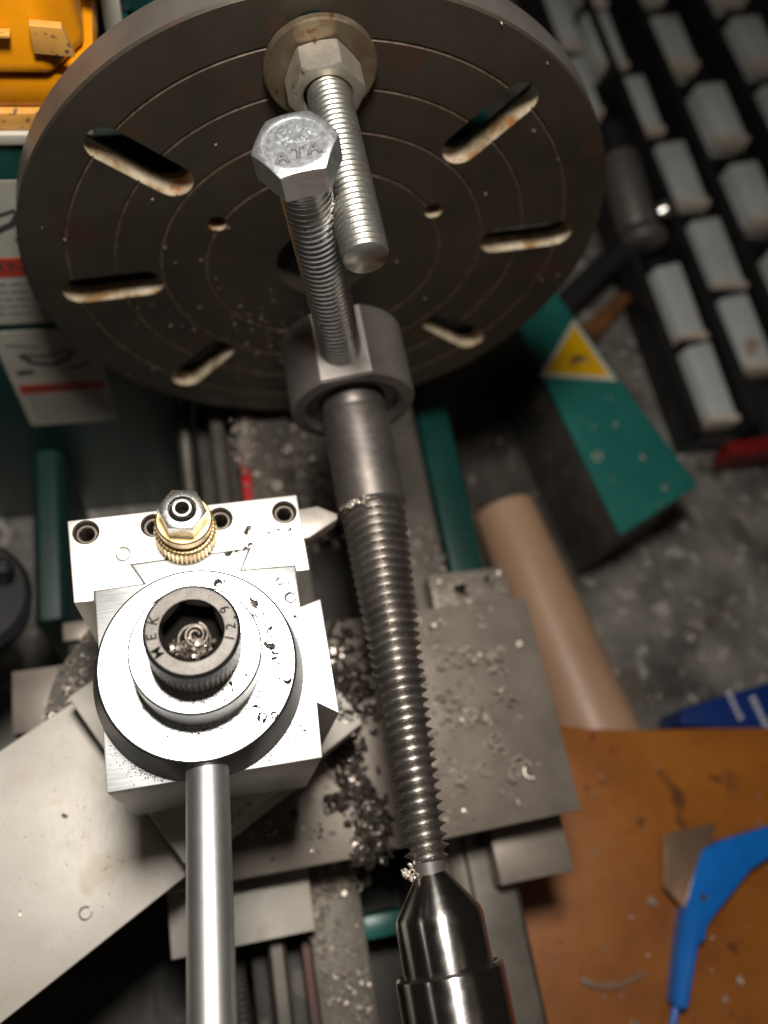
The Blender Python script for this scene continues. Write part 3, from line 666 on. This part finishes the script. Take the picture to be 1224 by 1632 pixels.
def tube_mesh(pts, r, seg=6, bm=None):
    bm = bm or bmesh.new(); rows = []
    for i, p in enumerate(pts):
        p = Vector(p); a = Vector(pts[max(0, i - 1)]); b = Vector(pts[min(len(pts) - 1, i + 1)])
        u, v, d = frame(b - a)
        rows.append([bm.verts.new(p + (u * math.cos(2 * PI * k / seg) + v * math.sin(2 * PI * k / seg)) * r) for k in range(seg)])
    for A_, B_ in zip(rows, rows[1:]):
        for k in range(seg): bm.faces.new((A_[k], A_[(k + 1) % seg], B_[(k + 1) % seg], B_[k]))
    bm.faces.new(rows[0][::-1]); bm.faces.new(rows[-1]); return bm
cp = [Vector((88.8, -257.0, -166.6)), Vector((95.1, -260.8, -166.6)), Vector((105.2, -262.3, -166.6)), Vector((118.1, -259.8, -166.6))]
pts = []
n_ = 190
for i in range(n_ + 1):
    t = i / n_ * 3; k = min(2, int(t)); f = t - k
    p = cp[k].lerp(cp[k + 1], f); d_ = (cp[k + 1] - cp[k]).normalized(); s_ = d_.cross(Vector((0, 0, 1)))
    a = i * 2 * PI / 9
    pts.append(p + s_ * math.cos(a) * 1.25 + Vector((0, 0, 1)) * math.sin(a) * 1.25)
tag(obj('coiled_chip', tube_mesh(pts, 0.28, 5), 'chip'), 'long thin coiled metal chip lying on the orange board near the bottom', 'coiled chip')

# ================================================================ storage rack and chrome tool
rk = thing('storage_rack', (360, 250, -229), 'black storage rack filled with rows of pale grey bins at the upper right', 'storage rack')
obj('rack_base', box(262, 640, 20, 620, -229.8, -222, 2), 'rack', rk)
bins = [(374, 396, 26), (388, 312, 26), (385, 226, 26), (318, 321, 25), (331, 247, 25), (331, 169, 25), (330, 99, 24), (288, 128, 22), (288, 61, 21), (456, 398, 28), (276, 342, 20), (312, 396, 24), (392, 142, 26), (452, 312, 28), (452, 226, 28), (376, 486, 26), (316, 470, 24), (456, 486, 28), (280, 418, 20), (394, 58, 26)]
hid = {(452, 312), (452, 226)}
for x, y, wd in bins:
    L_ = 62 + rnd.uniform(-3, 3); x += rnd.uniform(-1.5, 1.5); wd *= 1.16
    bb = obj('bin', pr([(x - wd / 2 + 1, y - L_ / 2), (x + wd / 2 - 3, y - L_ / 2 - 2), (x + wd / 2, y + L_ / 2), (x - wd / 2, y + L_ / 2 - 5)], -221.9, -200, 2.0,
                       pts_top=[(x - wd / 2 + 2, y - L_ / 2), (x + wd / 2 - 3, y - L_ / 2 - 1), (x + wd / 2 - 1, y + L_ / 2 - 1), (x - wd / 2 + 3, y + L_ / 2 - 5)]), 'bin', rk)
    obj('bin_lip', pr([(x - wd / 2 + 1, y - L_ / 2 - 3), (x + wd / 2 - 2, y - L_ / 2 - 5), (x + wd / 2 - 2, y - L_ / 2), (x - wd / 2 + 1, y - L_ / 2 + 2)], -212, -199, 1.0), 'binlip', bb)
for x in (264, 308, 354, 419): obj('divider', box(x - 4, x + 3, 22, 600, -221.9, -196, 1.5), 'rack', rk)
for x, y, wd in bins:
    obj('cross_bar', box(x - wd / 2, x + wd / 2, y + 31, y + 37, -221.9, -203, 0.8), 'rack', rk)
tag(obj('red_bar', pr([(280, 2), (340, 4), (340, 14), (282, 12)], -221, -200, 1.5), 'red'), 'small dark red bar lying at the lower corner of the black rack', 'bar')
st = thing('steel_spindle_tool', (262, 200, -200), 'steel cylinder with a dark arm lying between the faceplate and the black rack', 'steel tool')
obj('barrel', lathe([(9, 0), (13, 1), (14, 3), (14, 60), (12, 62)], (268, 178, -190), (0.0, 1, 0.12), 48), 'collar', st)
obj('collar_ring', lathe([(8, 0), (15, 1), (16, 4), (15, 9), (8, 10)], (270, 166, -191), (0.0, 1, 0.12), 48), 'collar', st)
obj('end_sleeve', lathe([(11, 0), (11, 22)], (268, 241, -182), (0.0, 1, 0.12), 32), 'rack', st)
obj('dark_arm', tube_mesh([(272, 176, -196), (240, 158, -204), (200, 128, -212), (176, 108, -214)], 9, 20), 'black', st)
obj('end_knob', lathe([(2, 0), (5, 1), (6, 5), (3, 8)], (280, 182, -176), (0.2, -0.3, 1), 24), 'locknut', st)
tag(obj('rusty_strip', pr([(216, 118), (256, 146), (262, 140), (226, 108)], -226, -214, 1), 'rustbrown'), 'orange brown strip in the shadow beside the teal cover', 'strip')

# ================================================================ chips
def ribbon(V, F, c, R, wd, th, turns, rot, n=10, pitch=0.0, grow=0.0):
    base = len(V)
    for i in range(n + 1):
        a = turns * 2 * PI * i / n; r_ = R * (1 + grow * i / n)
        for dr, dz in ((-th, -wd), (th, -wd), (th, wd), (-th, wd)):
            p = Vector(((r_ + dr) * math.cos(a), (r_ + dr) * math.sin(a), dz * (1 - 0.3 * abs(i / n - 0.5)) + pitch * i / n))
            V.append(tuple(c + rot @ p))
    for i in range(n):
        b = base + i * 4
        for k in range(4): F.append((b + k, b + (k + 1) % 4, b + 4 + (k + 1) % 4, b + 4 + k))
    F.append((base, base + 1, base + 2, base + 3)); e = base + n * 4; F.append((e + 3, e + 2, e + 1, e))
def rrot(flatness=0.5):
    from mathutils import Euler
    return Euler((rnd.gauss(0, 1) * flatness, rnd.gauss(0, 1) * flatness, rnd.uniform(0, 6.3))).to_matrix()
def chips_obj(name, pts, m, label, cat, size=(0.5, 1.4), flat_=0.7):
    V, F = [], []
    for (x, y, z, s_) in pts:
        R = rnd.uniform(*size) * s_
        ribbon(V, F, Vector((x, y, z + R * 0.35)), R, R * rnd.uniform(0.2, 0.7), R * 0.12, rnd.uniform(0.3, 1.2), rrot(flat_), 7, R * rnd.uniform(0, 0.8), rnd.uniform(-0.4, 0.4))
    me = bpy.data.meshes.new(name); me.from_pydata(V, [], F)
    o = obj(name, me, m, origin=(pts[0][0], pts[0][1], pts[0][2])); tag(o, label, cat, kind='stuff'); return o
def G(a, s): return rnd.gauss(a, s)
def inside(x, y):
    return not (x < 2 - 0 and False)
P = []
for i in range(420):
    x, y = rnd.uniform(8, 71), rnd.uniform(-189, -110)
    if rnd.random() < math.exp(-(x - 8) / 26) + 0.12: P.append((x, y, -77.9, rnd.choice((0.35, 0.5, 0.8, 1.0))))
for cxx, cyy, sp, n in ((44, -130, 3, 26), (37, -150, 5, 30), (55, -134, 3, 14), (30, -118, 5, 36), (53, -145, 3, 12), (20, -140, 7, 60), (24, -160, 6, 26)):
    for i in range(n): P.append((G(cxx, sp), G(cyy, sp), -77.9 + abs(G(0, 0.8)), rnd.uniform(0.5, 1.3)))
chips_obj('metal_chips', P, 'chip', 'scattered bright metal chips on the cross slide right of the rod', 'chips')
P = []
for i in range(34):
    P.append((rnd.uniform(14, 58), rnd.uniform(-184, -112), -77.6, rnd.uniform(1.4, 2.3)))
chips_obj('curled_swarf', P, 'chip', 'larger curled chips lying loose on the cross slide right of the rod', 'swarf', flat_=0.35)
P = []
for i in range(1300):
    y = rnd.uniform(-196, -108); xc = -8 + 2.5 * math.sin(y * 0.13) - (y + 150) * 0.03
    wd = 3.2 + 3.8 * max(0, (y + 165) / 55)
    P.append((G(xc, wd), y, -77.8 + abs(G(0, 1.7)), rnd.uniform(0.45, 1.35)))
for i in range(60): P.append((G(-15, 2.2), G(-174, 1.3), -77.8 + abs(G(0, 1.4)), rnd.uniform(0.5, 1.4)))
for i in range(50): P.append((rnd.uniform(-45, 0), rnd.uniform(-190, -165), -77.9, rnd.uniform(0.3, 0.9)))
chips_obj('swarf', P, 'chipdark', 'thick trail of dark swarf on the cross slide left of the rod', 'swarf')
P = []
for i in range(260): P.append((rnd.uniform(-27.5, -9), rnd.uniform(-262, -195), -111.9, rnd.uniform(0.4, 1.5)))
for i in range(70): P.append((G(-13, 5), G(-198, 3), -111.9 + abs(G(0, 1.5)), rnd.uniform(0.8, 1.7)))
chips_obj('swarf', P, 'chip', 'swarf lying on the flat bed way at the bottom of the picture', 'swarf')
P = []
for i in range(420): P.append((rnd.uniform(-32, 36), rnd.uniform(-66, 4), -111.9, rnd.uniform(0.5, 1.4)))
for i in range(120): P.append((G(-30, 2.5), rnd.uniform(-22, 6), -112 + abs(G(0, 1)), rnd.uniform(0.5, 1.3)))
for i in range(60): P.append((rnd.uniform(36, 53), rnd.uniform(-86, -60), -111.9, rnd.uniform(0.5, 1.2)))
chips_obj('swarf', P, 'chip', 'swarf spread over the bed under the faceplate', 'swarf')
P = []
for i in range(130): P.append((rnd.uniform(41, 74), rnd.uniform(-108, -88), -99.9, rnd.uniform(0.5, 1.5)))
chips_obj('swarf', P, 'chip', 'chips on the rear carriage wing above the cross slide corner', 'swarf')
P = []
for i in range(330):
    a = rnd.uniform(1.9, 3.3); r_ = rnd.uniform(28, 43.5)
    P.append((-65.5 + r_ * math.cos(a), -138 + r_ * math.sin(a), -62.7, rnd.uniform(0.5, 1.3)))
chips_obj('swarf', P, 'chip', 'oily chips covering the round swivel base left of the tool post', 'swarf')
P = []
for i in range(90):
    t, s_ = rnd.random(), rnd.random(); p = Vector(P3).lerp(Vector(P4), t * 0.5).lerp(Vector((-30, -150)), s_ * 0.35)
    P.append((p.x, p.y, -44.9, rnd.uniform(0.4, 1.0)))
for i in range(26): P.append((rnd.uniform(-60, -45), rnd.uniform(-182, -172), -44.9, rnd.uniform(0.3, 0.6)))
chips_obj('swarf', P, 'chipdark', 'dark chips on the corner of the top slide right of the tool post', 'swarf')
P = []
for i in range(260): P.append((rnd.uniform(60, 300), rnd.uniform(-160, 140), -229.9, rnd.uniform(0.8, 2.6)))
chips_obj('swarf', P, 'chip', 'stray bright chips scattered over the grey bench top', 'swarf')
P = []
for i in range(46): P.append((rnd.uniform(85, 230), rnd.uniform(-290, -170), -167.9, rnd.uniform(0.5, 1.6)))
for i in range(14): P.append((rnd.uniform(165, 205), rnd.uniform(-45, 60), -159.9, rnd.uniform(0.6, 1.7)))
chips_obj('swarf', P, 'chip', 'few stray chips on the orange board and the teal cover', 'swarf')
P = []
for i in range(46):
    x, y = rnd.uniform(-46, -24), rnd.uniform(-166, -120); dd_ = math.hypot(x - FX, y - FY)
    if dd_ > 27 and (x < -28.5 or -158 < y < -132): P.append((x, y, ZT, rnd.uniform(0.25, 0.7)))
for i in range(34):
    a, r_ = rnd.uniform(-0.9, 1.3), rnd.uniform(16, 22.3); P.append((FX + r_ * math.cos(a), FY + r_ * math.sin(a), ZT + 13.2, rnd.uniform(0.25, 0.75)))
for i in range(14): P.append((rnd.uniform(-46, -26), rnd.uniform(-118, -106), ZT - 0.2, rnd.uniform(0.3, 0.9)))
for i in range(26):
    a = rnd.gauss(-1.0, 0.5); r_ = rnd.uniform(11, 14); P.append((FX + r_ * math.cos(a), FY + r_ * math.sin(a), ZT + 25.4, rnd.uniform(0.2, 0.45)))
P = [p for p in P if p[2] != ZT or math.hypot(p[0] - FX, p[1] - FY) > 27]
chips_obj('metal_chips', P, 'chipdark', 'dark chips sprinkled over the right side of the tool post top', 'chips')
# specks stuck to the oily faceplate and rod
V, F = [], []
for i in range(110):
    a, r_ = rnd.uniform(0, 2 * PI), 99 * rnd.random() ** 0.5
    if i < 70: a = rnd.gauss(math.radians(235), 0.35); r_ = rnd.gauss(52, 18)
    if not 20 < r_ < 99: continue
    R_ = rnd.uniform(0.2, 0.5); an = (math.degrees(a) - 6.9) % 45
    if 54 < r_ < 93 and (an < 8 or an > 37): continue
    from mathutils import Euler
    ribbon(V, F, Vector((r_ * math.cos(a), -0.15, r_ * math.sin(a))), R_, R_ * 0.3, R_ * 0.15, rnd.uniform(0.3, 0.9), Euler((PI / 2 + rnd.gauss(0, .3), 0, rnd.uniform(0, 6))).to_matrix(), 6)
me = bpy.data.meshes.new('specks'); me.from_pydata(V, [], F)
tag(obj('chip_specks', me, 'carbide2', origin=(0, 0, 0)), 'tiny chips stuck to the oily faceplate', 'chips', kind='stuff')
# black grime round the boss, flange and screw of the tool post
V, F = [], []
def speck(x, y, z, s_):
    b = len(V); n = 6; ph = rnd.random() * 6
    for k in range(n):
        a = ph + 2 * PI * k / n; rr = s_ * rnd.uniform(0.5, 1.2); V.append((x + rr * math.cos(a), y + rr * math.sin(a), z))
    V.append((x, y, z + s_ * 0.5))
    for k in range(n): F.append((b + k, b + (k + 1) % n, b + n))
for i in range(330):
    a = rnd.gauss(math.radians(-85), 0.7); r_ = 15.2 + abs(rnd.gauss(0, 2.6)); speck(FX + r_ * math.cos(a), FY + r_ * math.sin(a), ZT + 13.26, rnd.uniform(0.05, 0.2) * (1.8 if rnd.random() < 0.05 else 1))
for i in range(110):
    a = rnd.gauss(math.radians(-75), 0.55); r_ = 11.0 + abs(rnd.gauss(0, 1.2)); 
    if r_ < 14.3: speck(FX + r_ * math.cos(a), FY + r_ * math.sin(a), ZT + 13.25 + 12.12, rnd.uniform(0.05, 0.18) * (2 if rnd.random() < 0.06 else 1))
for i in range(700):
    a = rnd.choice((rnd.gauss(math.radians(-125), 0.25), rnd.gauss(math.radians(-40), 0.32))); r_ = 26.2 + abs(rnd.gauss(0, 1.5))
    x, y = FX + r_ * math.cos(a), FY + r_ * math.sin(a)
    if -79 < x < -28.5 and -169.8 < y < -119.5: speck(x, y, ZT + 0.02, rnd.uniform(0.04, 0.17) * (1.8 if rnd.random() < 0.05 else 1))
for i in range(60):
    x, y = rnd.uniform(-45, -29), rnd.uniform(-155, -121)
    if (x - FX) ** 2 + (y - FY) ** 2 > 27 ** 2: speck(x, y, ZT + 0.02, rnd.uniform(0.08, 0.3))
for i in range(40):
    a, r_ = rnd.uniform(-0.6, 1.2), rnd.uniform(15.5, 22); speck(FX + r_ * math.cos(a), FY + r_ * math.sin(a), ZT + 13.26, rnd.uniform(0.08, 0.32))
for i in range(26): speck(rnd.uniform(-84, -27), rnd.uniform(-111, -100), ZT - 0.24, rnd.uniform(0.06, 0.25))
for i in range(90): speck(*(lambda p: (p[0], p[1]))(q2(A0, rnd.uniform(-5, 60), rnd.uniform(3, 63))), -59.98, rnd.uniform(0.06, 0.3))
me = bpy.data.meshes.new('grime'); me.from_pydata(V, [], F)
tag(obj('grime_specks', me, 'grime', origin=(FX, FY, ZT)), 'fine black grime specks on the tool post and slides', 'grime', kind='stuff')

# single chips one can point at
from mathutils import Euler
def one(name, c, R, wd, turns, m, label, rot=(0, 0, 0), grow=0.0, pitch=0.0, n=24, th=None):
    V, F = [], []
    ribbon(V, F, Vector(c), R, wd, th or R * 0.1, turns, Euler(rot).to_matrix(), n, pitch, grow)
    me = bpy.data.meshes.new(name); me.from_pydata(V, [], F)
    return tag(obj(name, me, m), label, 'chip')
one('curled_chip', (-72.6, -110.0, ZT + 0.2), 1.7, 0.3, 0.86, 'chipdark', 'small open ring shaped chip lying on the tool holder left of the knurled nut', (0, 0, 2.9), 0.15)
one('curled_chip', (-97.8, -194.0, -59.4), 1.7, 0.5, 0.85, 'chipdark', 'dark ring shaped chip low on the bright slanting slide', (0.1, 0, 0.9), 0.1)
one('chip', (-104.2, -166.8, -59.6), 2.2, 0.4, 0.13, 'chipdark', 'short dark sliver in the middle of the bright slanting slide', (0.2, 0, 0.6), 0, 0, 8, 0.45)
one('chip', (-115.0, -190.6, -59.6), 1.6, 0.4, 0.2, 'chipdark', 'tiny dark hook chip near the left edge of the slanting slide', (0.2, 0, 2.6), 0, 0, 8)
one('chip', (-89.8, -185.2, -59.8), 3.0, 0.12, 0.16, 'chipdark', 'hair thin chip right of the dark sliver on the slanting slide', (0, 0, 1.5), 0, 0, 10, 0.08)
one('curled_chip', (-30.4, -127.6, ZT + 0.3), 1.2, 0.5, 0.9, 'chipdark', 'small curl on the tool post near its upper right dovetail', (0.3, 0.2, 0.5), 0.3)
one('chip', (-38.5, -131.0, ZT + 13.9), 3.0, 0.9, 0.18, 'chipdark', 'ragged dark chip on the cam flange right of the cap screw, upper one', (0.4, 0.1, 3.2), 0, 0.8, 8, 0.3)
one('chip', (-36.9, -141.6, ZT + 13.9), 2.6, 0.8, 0.2, 'chipdark', 'ragged dark chip on the right rim of the cam flange, lower one', (0.3, 0.3, 3.6), 0, 0.9, 8, 0.35)
one('chip', (-38.4, -108.2, ZT + 0.6), 1.9, 0.7, 0.25, 'chipdark', 'dark twisted chip on the tool holder right of the knurled nut', (0.4, 0.2, 1.6), 0, 1.2, 8, 0.35)
one('curled_chip', (-39.5, -178.5, -77.2), 1.9, 0.6, 0.9, 'chipdark', 'dark ring chip on the cross slide right of the lever', (0.2, 0, 1), 0.2)
for (x, y, R_, a, lb) in ((38.8, -131.5, 3.0, 2.0, 'crescent chip on the cross slide, right one of the pair near the rod'), (31.8, -131.5, 2.8, 1.8, 'crescent chip on the cross slide, left one of the pair near the rod'),
                       (37.5, -153.0, 4.6, 4.2, 'largest loose ring of swarf in the middle of the cross slide'), (34.5, -112.8, 3.2, 4.0, 'curled chip at the rear edge of the cross slide'), (29.5, -176.5, 3.4, 5.0, 'dark curled chip near the front edge of the cross slide')):
    one('curled_chip', (x, y, -77.2), R_ * 0.6, 0.5, 0.55, 'chip', lb, (0.5, 0.3, a), 0.1, 0.9, 16, 0.16)
# swarf in the hex socket
V, F = [], []
ribbon(V, F, Vector((FX + 0.6, FY - 0.4, ZC + 12.0)), 0.75, 0.35, 0.17, 2.2, Euler((0.25, 0.1, 0)).to_matrix(), 46, 0.5, 2.6)
ribbon(V, F, Vector((FX + 0.2, FY - 1.4, ZC + 11.4)), 3.5, 0.35, 0.2, 0.62, Euler((0.3, 0.0, -0.3)).to_matrix(), 24, 0.6, -0.1)
for i in range(150):
    R_ = rnd.uniform(0.3, 0.85); ribbon(V, F, Vector((FX + G(-0.4, 1.9), FY - 2.9 + G(0, 1.0), ZC + 10.0 + abs(G(0, 0.8)))), R_, R_ * 0.5, R_ * 0.15, rnd.uniform(0.4, 1.2), rrot(1), 8)
me = bpy.data.meshes.new('socket_swarf'); me.from_pydata(V, [], F)
tag(obj('socket_swarf', me, 'wetchip'), 'tangle of oily curled chips sitting in the hex socket of the cap screw', 'swarf', kind='stuff')
# ragged burr on the rod's end and at the thread start
V, F = [], []
for i in range(26): ribbon(V, F, Vector((-6.6 - rnd.random() * 3.4, -200.2 + G(0, 0.7), 1 + G(0, 1.0))), rnd.uniform(0.3, 0.9), 0.3, 0.09, rnd.uniform(0.3, 1), rrot(1), 6)
for i in range(34): ribbon(V, F, Vector((-8.6 + i * 0.19 + G(0, .3), -97.6 + G(0, 0.5), 6.0 + 4.6 * math.sin(i / 34 * 1.3) + G(0, .2))), rnd.uniform(0.2, 0.55), 0.25, 0.08, rnd.uniform(0.3, 1), rrot(1), 6)
me = bpy.data.meshes.new('burrs'); me.from_pydata(V, [], F)
tag(obj('burrs', me, 'chip'), 'ragged burrs and chips clinging to the threaded rod', 'chips', kind='stuff')
